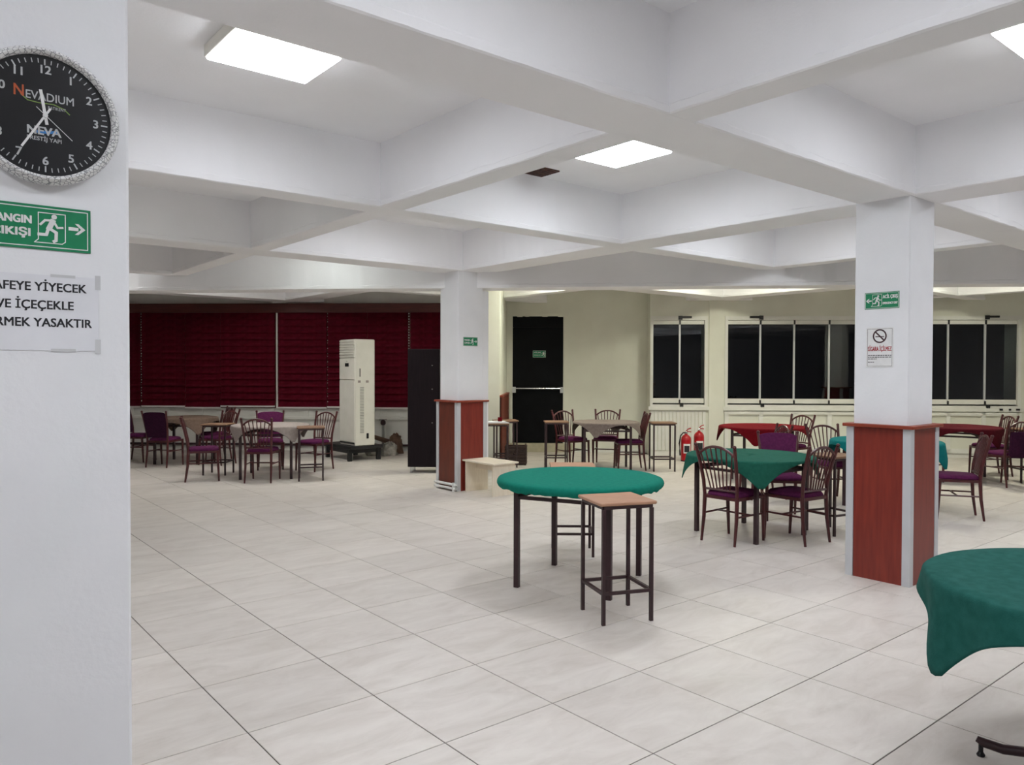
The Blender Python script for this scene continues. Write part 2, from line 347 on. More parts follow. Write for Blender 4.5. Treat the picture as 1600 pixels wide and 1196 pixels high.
# ------------------------------------------------------------------ outer walls
def wall(name, boxes, mat='cream'):
    mb = MB()
    for e0, e1, n0, n1, z0, z1 in boxes: rect_en(e0, e1, n0, n1, z0, z1, mb)
    o = mb.build(name, mat, ang=None); return tag(o, kind='structure')
WT = .45
wall('wall_left', [(E_MIN-.4, E_MIN, N_MIN-.4, 12.0, -.1, SLAB+.1)], 'paint')
wall('wall_right', [(E_MAX, E_MAX+.4, N_MIN-.4, 12.0, -.1, SLAB+.1)], 'paint')
wall('wall_front', [(E_MIN, E_MAX, N_MIN-.4, N_MIN, -.1, SLAB+.1)], 'paint')
wall_blinds = wall('wall_back_left', [(E_MIN, .20, N_LEFT, N_LEFT+WT, -.1, SLAB+.1)], 'whitewood')
wall_door = wall('wall_back_middle', [(E_SIDE-.2, .500, N_DOOR, N_DOOR+WT, -.1, SLAB+.1), (1.455, E_CORNER+.02, N_DOOR, N_DOOR+WT, -.1, SLAB+.1), (.500, 1.455, N_DOOR, N_DOOR+WT, 2.54, SLAB+.1), (.500, 1.455, N_DOOR, N_DOOR+WT, -.1, .165)])
wall('wall_partition', [(E_SIDE-.22, E_SIDE, 9.32, N_DOOR+.05, -.1, SLAB+.1)])
Z0W, Z1W = .92, 2.49
WIN = [(3.045, 4.005, [3.545]), (4.375, 6.79, [4.975, 5.572, 6.185]), (7.03, 9.45, [7.64, 8.248, 8.884])]
bx = [(E_CORNER-.02, E_MAX, N_RIGHT, N_RIGHT+WT, -.1, Z0W), (E_CORNER-.02, E_MAX, N_RIGHT, N_RIGHT+WT, Z1W, SLAB+.1)]
ed = [E_CORNER-.02] + [v for a, b, _ in WIN for v in (a, b)] + [E_MAX]
for a, b in zip(ed[0::2], ed[1::2]): bx.append((a, b, N_RIGHT, N_RIGHT+WT, Z0W, Z1W))
wall_win = wall('wall_back_right', bx)
rect_en(4.06, 4.32, N_RIGHT-.035, N_RIGHT+.01, 0, SLAB).build('pilaster', 'cream', wall_win, None)
# pilaster on the blind wall under the crossing beams
rect_en(-4.02, -3.72, N_LEFT-.12, N_LEFT+.01, 2.78, SLAB).build('pilaster', 'whitewood', wall_blinds, None)
b1 = rect_en(E_CORNER, E_MAX, N_RIGHT-.015, N_RIGHT+.01, 0, .075).build('baseboard_right', 'whitewood', None, None); tag(b1, kind='structure')
b2 = rect_en(E_MIN, E_SIDE-.2, N_LEFT-.015, N_LEFT+.01, 0, .075).build('baseboard_left', 'whitewood', None, None); tag(b2, kind='structure')
b3 = rect_en(1.46, E_CORNER-.02, N_DOOR-.015, N_DOOR+.01, 0, .075).build('baseboard_middle', 'whitewood', None, None); tag(b3, kind='structure')
# outside, seen only as darkness
ground = rect_en(-14, 18, 11.3, 24, -.5, -.3).build('ground_outside', 'night', None, None); tag(ground, kind='structure')

# windows: folding glass leaves
def window(idx, e0, e1, cuts, handle_cut, beaded):
    w_ = tag(rect_en(e0-.03, e1+.03, N_RIGHT-.025, N_RIGHT+.10, Z0W-.035, Z0W+.0).build('window_%d' % idx, 'whitewood', None, None), kind='structure')
    def part(name, mat, a, b, n0, n1, z0, z1): return rect_en(a, b, n0, n1, z0, z1).build(name, mat, w_, None)
    part('window_frame', 'whitewood', e0-.03, e1+.03, N_RIGHT-.02, N_RIGHT+.08, Z1W-.05, Z1W+.02)
    part('window_frame', 'whitewood', e0-.03, e0+.02, N_RIGHT-.02, N_RIGHT+.08, Z0W, Z1W-.05)
    part('window_frame', 'whitewood', e1-.02, e1+.03, N_RIGHT-.02, N_RIGHT+.08, Z0W, Z1W-.05)
    part('window_sill', 'whitewood', e0-.06, e1+.06, N_RIGHT-.05, N_RIGHT, Z0W-.10, Z0W-.035)
    xs = [e0+.02] + cuts + [e1-.02]
    for a, b in zip(xs, xs[1:]):
        part('pane', 'glass', a+.006, b-.006, N_RIGHT+.035, N_RIGHT+.045, Z0W+.11, Z1W-.12)
        part('pane_rail', 'whitewood', a+.008, b-.008, N_RIGHT+.015, N_RIGHT+.065, Z0W+.025, Z0W+.11)
        part('pane_rail', 'whitewood', a+.008, b-.008, N_RIGHT+.015, N_RIGHT+.065, Z1W-.125, Z1W-.055)
    for c in cuts:
        part('joint_profile', 'alu', c-.016, c+.016, N_RIGHT+.025, N_RIGHT+.055, Z0W+.05, Z1W-.09)
        part('hinge_clip', 'black', c-.014, c+.014, N_RIGHT+.0, N_RIGHT+.06, Z1W-.13, Z1W-.04)
        part('hinge_clip', 'black', c-.014, c+.014, N_RIGHT+.0, N_RIGHT+.06, Z0W+.02, Z0W+.085)
    c = cuts[handle_cut]; s = 1 if idx != 2 else -1
    part('handle', 'black', min(c-.02*s, c+.2*s), max(c-.02*s, c+.2*s), N_RIGHT-.055, N_RIGHT-.02, Z1W-.015, Z1W+.02)
    part('handle_base', 'black', c-.035, c+.035, N_RIGHT-.05, N_RIGHT-.018, Z1W-.045, Z1W+.025)
    part('lock', 'black', c-.0, c+.06, N_RIGHT-.05, N_RIGHT-.02, Z0W-.045, Z0W+.02)
    if idx == 3:
        for k, w2 in ((9.10, .05), (9.26, .03), (9.38, .06)): part('catch', 'black', k, k+w2, N_RIGHT-.07, N_RIGHT-.045, Z0W-.075, Z0W-.045)
    # panelling below
    zt = Z0W-.12
    if beaded:
        mb = MB(); k = e0-.02
        while k < e1+.0: rect_en(k+.006, k+.058, N_RIGHT-.018, N_RIGHT+.01, .09, zt, mb); k += .066
        tag(mb.build('beadboard', 'whitewood', w_, None), kind='stuff')
    else:
        m = [e0] + [e0+(e1-e0)*k/4 for k in (1, 2, 3)] + [e1]
        for k in m: part('panel_stile', 'whitewood', k-.035, k+.035, N_RIGHT-.04, N_RIGHT+.01, .08, zt)
        part('panel_rail', 'whitewood', e0, e1, N_RIGHT-.04, N_RIGHT+.01, zt-.05, zt); part('panel_rail', 'whitewood', e0, e1, N_RIGHT-.04, N_RIGHT+.01, .08, .16)
window(1, *WIN[0], 0, True); window(2, *WIN[1], 0, False); window(3, *WIN[2], 2, False)

# ------------------------------------------------------------------ fire door
door = tag(rect_en(.505, 1.450, N_DOOR+.01, N_DOOR+.06, .17, 2.33).build('door_1', 'blackdoor', None, None), kind='structure')
rect_en(.505, 1.450, N_DOOR+.02, N_DOOR+.07, 2.335, 2.54).build('top_panel', 'blackdoor', door, None)
rect_en(.46, .503, N_DOOR-.02, N_DOOR+.03, .0, 2.56).build('door_frame', 'cream', door, None)
rect_en(1.452, 1.495, N_DOOR-.02, N_DOOR+.03, .0, 2.56).build('door_frame', 'cream', door, None)
mb = MB(); rn = random.Random(3); k = .44
while k < 1.5:
    L_ = rn.uniform(.05, .13); rect_en(k, k+L_, N_DOOR-.02, N_DOOR+.02, 2.545+rn.uniform(-.02, .01), 2.585, mb); k += L_
mb.build('lintel_plaster', 'cream', door, None)
a, b = EN(.52, N_DOOR-.06, 1.19), EN(1.44, N_DOOR-.06, 1.19)
MB().tube([a, b], .016, 10).build('push_bar', 'chrome', door)
for e in (.535, 1.425): rect_en(e-.03, e+.03, N_DOOR-.085, N_DOOR+.02, 1.11, 1.215).build('push_bar_bracket', 'alu', door, None)
rect_en(.40, 1.62, N_DOOR-.06, N_DOOR+.05, 0, .165).build('door_step', 'concrete', door, None)

# ------------------------------------------------------------------ red slatted wainscot on the partition wall
wc = thing('slat_wainscot', 'red-brown slatted wainscot on the cream wall left of the black door', 'wainscot', EN(E_SIDE, 9.9, 0), TH)
MB().box(0, .010, -.56, 1.30, 0, 1.10).build('backing', 'wenge', wc, None)
sm = MB().bbox(0, .03, -.075, .075, 0, 1.09, .006).mesh('slat', 'brownpanel')
for k in range(9): link('slat', sm, wc, (.010, -.47+k*.21, 0))
MB().box(0, .05, -.56, 1.30, 1.09, 1.12).build('cap_rail', 'mahogany_cap', wc, None)

# ------------------------------------------------------------------ blinds
pel = thing('blind_pelmet', 'long dark brown box pelmet above the burgundy blinds', 'pelmet', EN(-4.4, N_LEFT, 2.60), TH)
MB().box(-5.0, 4.55, -.14, -.115, 0, .17).build('front_board', 'pelmet', pel, None)
MB().box(-5.0, 4.55, -.115, 0, .15, .17).build('top_board', 'pelmet', pel, None)
MB().box(4.525, 4.55, -.115, 0, 0, .15).build('end_board', 'pelmet', pel, None)
BL = [(-7.75,-6.585,'partly hidden behind the clock pillar'), (-6.555,-5.71,'second from the clock pillar'), (-5.70,-5.02,'third from the clock pillar'), (-5.012,-3.975,'left of the pale gap between the blinds'), (-3.905,-2.985,'right of the pale gap between the blinds'),
      (-2.965,-2.215,'left half hidden behind the standing air conditioner'), (-2.205,-1.445,'between the air conditioner and the dark cabinet'), (-1.39,.12,'mostly behind the dark cabinet')]
zb, zt_, NF = .83, 2.60, 14
rect_en(-8.0, .15, N_LEFT-.012, N_LEFT+.005, .80, 2.62).build('dark_sheet_behind_blinds', 'pelmet', wall_blinds, None)  # dark brown sheet showing in the gaps between the blinds
for bi, (e0, e1, where) in enumerate(BL):
    t = thing('window_blind', 'burgundy pleated window blind, ' + where, 'blind', EN((e0+e1)/2, N_LEFT-.03, zb), TH, 'burgundy blinds along the back wall')
    W_ = (e1-e0)/2; fh = (zt_-zb)/NF; dz = [0, .012, -.01, .02, 0, .015, .0, -.01][bi]
    fm = MB().loft([[(-W_, -.052, 0), (-W_, -.028, fh*.35), (-W_, -.004, fh+.01), (-W_, .004, fh+.01), (-W_, -.020, fh*.35), (-W_, -.044, 0)],
                    [(W_, -.052, 0), (W_, -.028, fh*.35), (W_, -.004, fh+.01), (W_, .004, fh+.01), (W_, -.020, fh*.35), (W_, -.044, 0)]]).mesh('fold', 'blind', None)
    for k in range(NF): link('fold', fm, t, (0, 0, dz+k*fh*(1-dz/1.77)))
    MB().box(-W_, W_, -.050, -.020, dz-.03, dz).build('bottom_rail', 'whitewood', t, None)
    if bi in (0, 4, 6):
        mb = MB()
        for k in range(34): mb.ball((W_+.022, -.02, .1+k*.05), .011 if bi != 4 else .007, 6)
        mb.build('bead_chain', 'whitewood', t)
# joinery under the blinds
rect_en(-8.0, -.4, N_LEFT-.06, N_LEFT, .60, .645).build('ledge', 'whitewood', wall_blinds, None)
for k in range(11): rect_en(-7.5+k*.68, -7.42+k*.68, N_LEFT-.03, N_LEFT, .645, .80).build('mullion', 'whitewood', wall_blinds, None)
rect_en(-8.0, -.4, N_LEFT-.07, N_LEFT, .10, .135).build('pipe_rail', 'metal', wall_blinds, None)
rect_en(-3.955, -3.925, N_LEFT-.035, N_LEFT, .8, 2.6).build('mullion', 'whitewood', wall_blinds, None)

# ------------------------------------------------------------------ pillars
def pillar(label, x0, y0, dado=True, wx=.40, wy=.40, casing=False, top=BEAM+.03):
    t = thing('pillar', label, 'pillar', (x0+wx/2, y0+wy/2, 0)); a, b = wx/2, wy/2
    MB().bbox(-a, a, -b, b, 0, top, .008).build('shaft', 'paint', t)
    if not dado: return t
    H, o = 1.125, .036
    for ax in range(4):
        s = 1 if ax % 2 == 0 else -1; half = (b if ax < 2 else a)
        inner = half-.022
        if ax < 2: MB().box(s*(a+.002) if s > 0 else -(a+o-.006), (a+o-.006) if s > 0 else -(a+.002), -inner, inner, 0, H).build('panel', 'brownpanel' if (casing and s < 0) else 'mahogany', t, None)
        else: MB().box(-inner, inner, (b+.002) if s > 0 else -(b+o-.006), (b+o-.006) if s > 0 else -(b+.002), 0, H).build('panel', 'mahogany', t, None)
    for sx in (-1, 1):
        for sy in (-1, 1):
            X, Y = sx*(a+o), sy*(b+o); k = .056
            MB().poly([(X, Y), (X-sx*k, Y), (X-sx*k, Y-sy*.008), (X-sx*.008, Y-sy*.008), (X-sx*.008, Y-sy*k), (X, Y-sy*k)], 0, H).build('corner_strip', 'alu', t, None)
    q = o+.022
    MB().bbox(-a-q, a+q, -b-q, b+q, H, H+.024, .003).build('cap_board', 'mahogany_cap', t)
    if casing: MB().bbox(a+.0, a+.095, -b+.01, b-.05, 0, 2.56, .004).build('pipe_casing', 'paint', t)
    return t
pillar('white pillar at the left edge carrying the clock and notices', -1.03, -.78, False)
pillar('near white pillar with red-brown wooden base and no-smoking notice', 4.48, -.76)
pillar('far white pillar with scuffed red-brown base beside the cream bench', 4.45, 4.75, True, casing=True)
pillar('white pillar with wooden base outside the right edge of the picture', 9.99, -.78)
pillar('white pillar hidden behind the clock pillar', -1.03, 4.72)
pillar('white pillar hidden far behind the clock pillar', -1.03, 10.22, False)

# ------------------------------------------------------------------ signs
def running_man(parent, x, y, s, mat='print_white', flip=1):
    mb = MB(); z0, z1 = .0022, .0030
    P = lambda *pts: [(x+flip*px*s, y+py*s) for px, py in pts]
    mb.disc(x+flip*.10*s, y+.40*s, .085*s, z0, z1)
    mb.stroke(P((.06,.26), (-.06,-.02)), .17*s, z0, z1)
    mb.stroke(P((.06,.27), (-.18,.26), (-.32,.10)), .075*s, z0, z1)
    mb.stroke(P((.10,.22), (.20,.03), (.36,.05)), .07*s, z0, z1)
    mb.stroke(P((-.04,-.02), (.16,-.14), (.15,-.42), (.08,-.46)), .10*s, z0, z1)
    mb.stroke(P((-.08,-.02), (-.14,-.24), (-.38,-.24)), .10*s, z0, z1)
    mb.build('running_figure', mat, parent, None)
def door_outline(parent, x, y, s, flip=1, mat='print_white'):
    P = [(x+flip*px*s, y+py*s) for px, py in ((-.50,-.50), (-.38,-.38), (-.38,.54), (.44,.54), (.44,-.42), (.34,-.50), (-.50,-.50))]
    MB().stroke(P, .03*s, .0020, .0026).build('door_outline', mat, parent, None)
def arrow(parent, x, y, s, flip=1, mat='print_white'):
    mb = MB(); P = lambda *q: [(x+flip*a*s, y+b*s) for a, b in q]
    mb.poly(P((-.55,-.13), (.12,-.13), (.12,.13), (-.55,.13)) if flip > 0 else P((-.55,.13), (.12,.13), (.12,-.13), (-.55,-.13)), .002, .003)
    mb.poly(P((-.12,-.42), (.12,-.42), (.60,0), (.30,0)), .002, .003); mb.poly(P((.30,0), (.60,0), (.12,.42), (-.12,.42)), .002, .003)
    mb.build('arrow', mat, parent, None)
def board(t, wd, ht, mat, border=None, inset=.008, bw=.0025):
    MB().bbox(-wd/2, wd/2, -ht/2, ht/2, 0, .002, .0006).build('board', mat, t)
    if border:
        a, b = wd/2-inset, ht/2-inset
        MB().stroke([(-a,-b), (a,-b), (a,b), (-a,b), (-a,-b)], bw, .0018, .0024).build('border_line', border, t, None)
# on the clock pillar (front face y = -0.78)
FY = -.781
t = thing('exit_sign', 'green fire exit sign with running figure and right arrow below the clock', 'sign'); face_frame(t, (-.858, FY, 1.928), (1, 0, 0))
board(t, .254, .120, 'print_green', 'print_white')
text('lettering', 'YANGIN', .029, 'print_white', t, (-.063, .017, .0024), .094, .0012)
text('lettering', 'ÇIKIŞI', .029, 'print_white', t, (-.063, -.017, .0024), .088, .0012)
door_outline(t, .030, -.002, .078); running_man(t, .030, .0, .078); arrow(t, .092, .004, .036)
t = thing('paper_notice', 'white paper notice with black Turkish lettering taped below the exit sign', 'notice'); face_frame(t, (-.860, FY, 1.697), (1, 0, 0))
MB().bbox(-.148, .148, -.103, .103, 0, .0008, .0002).build('sheet', 'paper', t)
for y, s, w_ in ((.069, 'KAFEYE YİYECEK', .236), (.020, 'VE İÇEÇEKLE', .180), (-.028, 'GİRMEK YASAKTIR', .262)):
    text('lettering', s, .033, 'print_black', t, (-.001 if w_ > .2 else -.005, y, .0011), w_, .0007)
for (x, y, a_, b_) in ((.146,.09,.007,.03), (.146,-.09,.007,.03), (.06,.102,.03,.006), (.06,-.102,.03,.006)):
    MB().box(x-a_, x+a_, y-b_/1.5, y+b_/1.5, .0009, .0013).build('tape', 'tape', t, None)
# clock
ck = thing('wall_clock', 'round black wall clock with white crackled rim on the front pillar', 'clock'); face_frame(ck, (-.843, FY, 2.225), (1, 0, 0))
R_ = .183
MB().lathe([(R_-.010, 0), (R_, .006), (R_, .022), (R_-.006, .034), (R_-.013, .040), (R_-.021, .035), (R_-.023, .024), (.0001, .024)], 64).build('rim', 'crackle', ck, 60)
MB().lathe([(.0001, .023), (R_-.0225, .023), (R_-.0225, .0252), (.0001, .0252)], 64).build('dial', 'clockface', ck)
mb = MB()
for k in range(60):
    a = 2*PI*k/60; l = .010 if k % 5 else .014; r1 = .150; wq = .0022 if k % 5 else .0035
    mb.stroke([((r1-l)*math.sin(a), (r1-l)*math.cos(a)), (r1*math.sin(a), r1*math.cos(a))], wq, .0252, .0256)
tag(mb.build('minute_marks', 'print_grey', ck, None), kind='stuff')
for k in range(1, 13):
    a = 2*PI*k/12; text('numeral', str(k), .031, 'print_grey', ck, (.122*math.sin(a), .122*math.cos(a), .0256), bold=.0007)
text('lettering', 'N', .042, 'print_orange', ck, (-.060, .055, .0257), .022, .0006)
text('lettering', 'EVADIUM', .031, 'print_grey', ck, (.012, .049, .0257), .112, .0002)
MB().stroke([(-.055,.046), (-.040,.034), (-.015,.032), (.020,.034), (.045,.026), (.058,.014)], .0022, .0252, .0257).build('swoosh', 'print_lime', ck, None)
text('lettering', 'BATIKENT', .011, 'print_grey', ck, (.028, .023, .0257), .042)
text('lettering', 'NEVA', .030, 'print_grey', ck, (-.002, -.043, .0257), .078, .0010)
MB().stroke([(-.022,-.046), (.005,-.044), (.028,-.040)], .007, .0256, .0260).build('blue_stripe', 'print_blue', ck, None)
text('lettering', 'PRESTİJ YAPI', .015, 'print_grey', ck, (-.002, -.064, .0257), .080, .0002)
def hand(name, ang, l, tail, wd, z):
    s, c = math.sin(math.radians(ang)), math.cos(math.radians(ang))
    MB().stroke([(-tail*s, -tail*c), (l*s, l*c)], wd, z, z+.001).build(name, 'print_white', ck, None)
hand('hour_hand', -9, .066, .022, .0075, .027); hand('minute_hand', 211, .105, .022, .0055, .0285); hand('second_hand', 132, .085, .028, .0014, .030)
MB().lathe([(.006, .026), (.006, .032), (.0001, .033)], 16).build('hub', 'print_white', ck)
# on the near pillar (left face x = 4.48)
FX = 4.479
t = thing('emergency_exit_sign', 'green emergency exit sign with left arrow on the near pillar', 'sign'); face_frame(t, (FX, -.564, 2.057), (0, -1, 0))
board(t, .252, .122, 'print_green', 'print_white', .006, .0025)
arrow(t, -.094, .0, .036, -1); door_outline(t, -.036, 0, .082, 1); running_man(t, -.034, 0, .082)
text('lettering', 'ACİL ÇIKIŞ', .034, 'print_white', t, (.061, .025, .0024), .106, .0011)
text('lettering', 'EMERGENCY EXIT', .022, 'print_white', t, (.061, -.022, .0024), .106, .0008)
t = thing('no_smoking_notice', 'white no-smoking notice with red lettering on the near pillar', 'notice'); face_frame(t, (FX, -.552, 1.713), (0, -1, 0))
board(t, .200, .292, 'print_white', 'print_maroon', .010, .0018)
mb = MB(); ring = [(.046*math.cos(2*PI*k/28), .083+.046*math.sin(2*PI*k/28)) for k in range(29)]
mb.stroke(ring, .010, .002, .0027); mb.stroke([(-.031, .114), (.031, .052)], .010, .002, .0027); mb.build('prohibition_ring', 'print_maroon', t, None)
MB().stroke([(-.030, .079), (.030, .079)], .006, .0018, .0022).build('cigarette', 'print_maroon', t, None)
text('lettering', 'SİGARA İÇİLMEZ', .046, 'print_red', t, (0, -.012, .0024), .172, .0008)
mb = MB()
for y, x1 in ((-.058, .085), (-.071, .085), (-.084, -.02), (-.108, -.04)):
    x = -.085
    while x < x1: l = random.uniform(.010, .022); mb.box(x, min(x+l, x1), y-.0026, y+.0026, .0018, .0023); x += l+.004
tag(mb.build('fine_print', 'print_black', t, None), kind='stuff')
# on the far pillar (front face y = 4.72) and on the door
t = thing('exit_sign', 'small green exit sign with right arrow on the far pillar', 'sign'); face_frame(t, (4.645, 4.749, 1.90), (1, 0, 0))
board(t, .225, .112, 'print_green', 'print_white', .006, .0022)
text('lettering', 'YANGIN', .027, 'print_white', t, (-.055, .018, .0024), .086, .001); text('lettering', 'ÇIKIŞI', .027, 'print_white', t, (-.055, -.018, .0024), .080, .001)
running_man(t, .028, 0, .082); arrow(t, .082, .002, .036)
t = thing('door_exit_sign', 'small green exit sign fixed to the black door', 'sign'); p = EN(1.005, N_DOOR+.0095, 1.835); face_frame(t, p, (EX, EY, 0))
board(t, .245, .13, 'print_green', 'print_white', .006, .004)
text('lettering', 'ACİL ÇIKIŞ', .036, 'print_white', t, (-.035, .028, .0024), .125, .0008); text('lettering', 'EMERGENCY EXIT', .020, 'print_white', t, (-.035, -.022, .0024), .125, .0004)
running_man(t, .078, 0, .095)

# ------------------------------------------------------------------ chairs
def seat_mb(w0, w1, d0, d1, z0, z1):
    rings = []
    for k, (ins, z) in enumerate(((.02, z0), (.0, z0+.012), (.0, z0+.032), (.012, z1-.012), (.045, z1-.003), (.12, z1))):
        r = []
        for i in range(28):
            a = 2*PI*i/28; c, s = math.cos(a), math.sin(a); q = (abs(c)**5+abs(s)**5)**(-1/5)
            yy = s*q; ww = w0+(w1-w0)*(yy+1)/2
            r.append((c*q*(ww-ins), (d0+d1)/2+yy*((d1-d0)/2-ins), z))
        rings.append(r)
    return MB().loft(rings)
def make_chair(padded, padmat='purple'):
    t = thing('dining_chair', 'x', 'chair')
    seat_mb(.172, .198, -.195, .205, .405, .468).build('seat', 'purple', t, 60)
    mb = MB()
    for s in (-1, 1): mb.tube([(s*.168,-.185,.405), (s*.188,.19,.405)], .014, 6, True)
    mb.tube([(-.168,-.185,.405), (.168,-.185,.405)], .014, 6, True); mb.tube([(-.188,.19,.405), (.188,.19,.405)], .014, 6, True)
    mb.build('seat_frame', 'chairmetal', t)
    for s in (-1, 1):
        MB().tube([(s*.188,.185,.42), (s*.186,.195,.2), (s*.184,.205,0)], [.019,.0165,.0115], 8).build('leg', 'chairmetal', t)
        MB().tube([(s*.175,-.225,0), (s*.172,-.195,.22), (s*.170,-.185,.42)], [.0115,.0165,.019], 8).build('leg', 'chairmetal', t)
        po = MB().tube([(s*.170,-.185,.40), (s*.176,-.198,.55), (s*.190,-.235,.72), (s*.203,-.275,.86)], [.0165,.0165,.016,.0155], 8)
        po.ball((s*.204,-.279,.874), .018, 8); po.build('back_post', 'chairmetal', t)
        MB().tube([(s*.173,-.19,.25), (s*.186,.19,.25)], .009, 6).build('stretcher', 'chairmetal', t)
    MB().tube([(-.18,.02,.25), (.18,.02,.25)], .009, 6).build('stretcher', 'chairmetal', t)
    def back(x, z): return -.185-(max(0, z-.42)**1.25)*.235
    arch = lambda u: (u*.198*(1-.0*(1-abs(u))), .865-.085*abs(u)**2.2)
    pts = []
    for k in range(13):
        u = -1+2*k/12; x, z = arch(u); pts.append((x*.985, back(x, z)-.0, z))
    if padded:
        mb = MB(); fr, bk = [], []
        rows = 8
        for r in range(rows+1):
            f = []; b_ = []
            for k in range(13):
                u = -1+2*k/12; zt2 = .868-.028*abs(u)**4; z = .47+(zt2-.47)*r/rows; x = u*(.163+.030*r/rows); y = back(x, z); bul = .020*(1-u*u)**.5*math.sin(PI*min(1, max(0, (r+.4)/(rows+.8))))
                f.append((x, y+.010+bul, z)); b_.append((x, y-.014-bul*.5, z))
            fr.append(f+b_[::-1])
        mb.loft(fr).build('back_pad', padmat, t, 60)
    else:
        MB().tube(pts, .0125, 8).build('top_rail', 'chairmetal', t)
        MB().tube([(-.170,-.190,.475), (.170,-.190,.475)], .011, 6).build('back_rail', 'chairmetal', t)
        for k in range(7):
            u = (k-3)/3.55; x1, z1 = arch(u); x0 = u*.118
            MB().tube([(x0, back(x0,.475), .475), ((x0+x1)/2*.99, back(0,(z1+.475)/2), (z1+.475)/2), (x1*.985, back(x1, z1), z1)], .0072, 6).build('spindle', 'chairmetal', t)
    return t
proto = {}
def chair(kind, x, y, face, label, group):
    if kind not in proto:
        c = make_chair(kind != 'spin', 'plum_and_shade' if kind == 'plum' else 'purple'); proto[kind] = c; c.location = (x, y, 0); c.rotation_euler = (0, 0, face-PI/2); c['label'] = label; c['group'] = group; return c  # plum kind: purple pad darkened to stand for shade
    return dup(proto[kind], (x, y, 0), face-PI/2, label, group)
def toward(x, y, X, Y): return math.atan2(Y-y, X-x)
D = math.radians

# ------------------------------------------------------------------ tables, cloths, stools
def table(x, y, rz, label, R=.50, half=.345, ht=.735, legr=.017, top='dullwood', group='round tables', braces=True):
    t = thing('round_table', label, 'table', (x, y, 0), rz, group)
    MB().lathe([(R-.006, ht-.022), (R, ht-.018), (R, ht-.004), (R-.006, ht), (.0001, ht)], 48).build('tabletop', top, t)
    for sx in (-1, 1):
        for sy in (-1, 1): MB().tube([(sx*half, sy*half, 0), (sx*half, sy*half, ht-.022)], legr, 4, True).build('leg', 'metal', t, None)
    for s in (-1, 1):
        for rail in ([(-half, s*half, ht-.115), (half, s*half, ht-.115)], [(s*half, -half, ht-.115), (s*half, half, ht-.115)]):
            MB().tube(rail, .012, 4, True).build('rail', 'metal', t, None)
    if braces:
        for sx in (-1, 1): MB().tube([(sx*half, -half, ht-.10), (0, 0, ht-.035), (sx*half, half, ht-.10)], .010, 4, True).build('brace', 'metal', t, None)
    return t
def cloth_mb(R, ht, mfun, waves, amp, flare=.10, seed=0, seg=144, ang0=0.0):
    rnd = random.Random(seed); ph = [rnd.uniform(0, 2*PI) for _ in range(4)]; rings = []
    NI, NO = 7, 14
    for k in range(NI+1):
        r = R*(k/NI)**.8 if k else 1e-4
        rings.append([(r*math.cos(2*PI*i/seg), r*math.sin(2*PI*i/seg), ht+.003+.0016*math.sin(9*r+3*2*PI*i/seg+ph[0])) for i in range(seg)])
    cor = .022
    for k in range(1, NO+1):
        ring = []
        for i in range(seg):
            a = 2*PI*i/seg; drop = max(.012, mfun(a-ang0)-R); s = drop*k/NO
            wv = math.sin(waves*a+ph[1])+.6*math.sin((waves*.5+1)*a+ph[2]); t_ = s/max(drop, .05)
            rr = R + min(s, cor)*.55 + flare*max(0, s-cor) + amp*wv*min(1, s/.16)
            z = ht+.003 - (s*s/(2*cor) if s < cor else s-cor/2)*(1-.03*flare)
            ring.append((rr*math.cos(a), rr*math.sin(a), z))
        rings.append(ring)
    mb = MB(); n = seg; vs = [p for r in rings for p in r]; fs = []
    for k in range(len(rings)-1):
        for i in range(n): j = (i+1) % n; fs.append((k*n+i, k*n+j, (k+1)*n+j, (k+1)*n+i))
    return mb.add(vs, fs)
def square_fun(a_):
    return lambda t: min(a_/max(abs(math.cos(t-PI/4)), abs(math.sin(t-PI/4)), 1e-3), a_*1.414*.955)
def cloth(name, x, y, R, ht, mat, label, mfun, ang0=0.0, waves=9, amp=.012, flare=.10, seed=0, group=None):
    o = cloth_mb(R, ht, mfun, waves, amp, flare, seed, ang0=ang0).build(name, mat, None, 180); o.location = (x, y, 0)
    sl = o.modifiers.new('thickness', 'SOLIDIFY'); sl.thickness = .003; sl.offset = 1
    return tag(o, label, 'tablecloth', group)
stool_proto = []
def stool(x, y, rz, label, group='tall square stools', wood='wood'):
    for pr, wd in stool_proto:
        if wd == wood: return dup(pr, (x, y, 0), rz, label, group)
    t = thing('bar_stool', label, 'stool', (x, y, 0), rz, group); h_ = .160
    MB().bbox(-.188, .188, -.180, .180, .722, .742, .004).build('seat', wood, t)
    for sx in (-1, 1):
        for sy in (-1, 1): MB().tube([(sx*h_, sy*h_, 0), (sx*h_, sy*h_, .70)], .0105, 4, True).build('leg', 'metal', t, None)
    for s in (-1, 1):
        for z in (.19, .71):
            MB().tube([(-h_, s*h_, z), (h_, s*h_, z)], .0095, 4, True).build('rail', 'metal', t, None); MB().tube([(s*h_, -h_, z), (s*h_, h_, z)], .0095, 4, True).build('rail', 'metal', t, None)
    stool_proto.append((t, wood)); return t

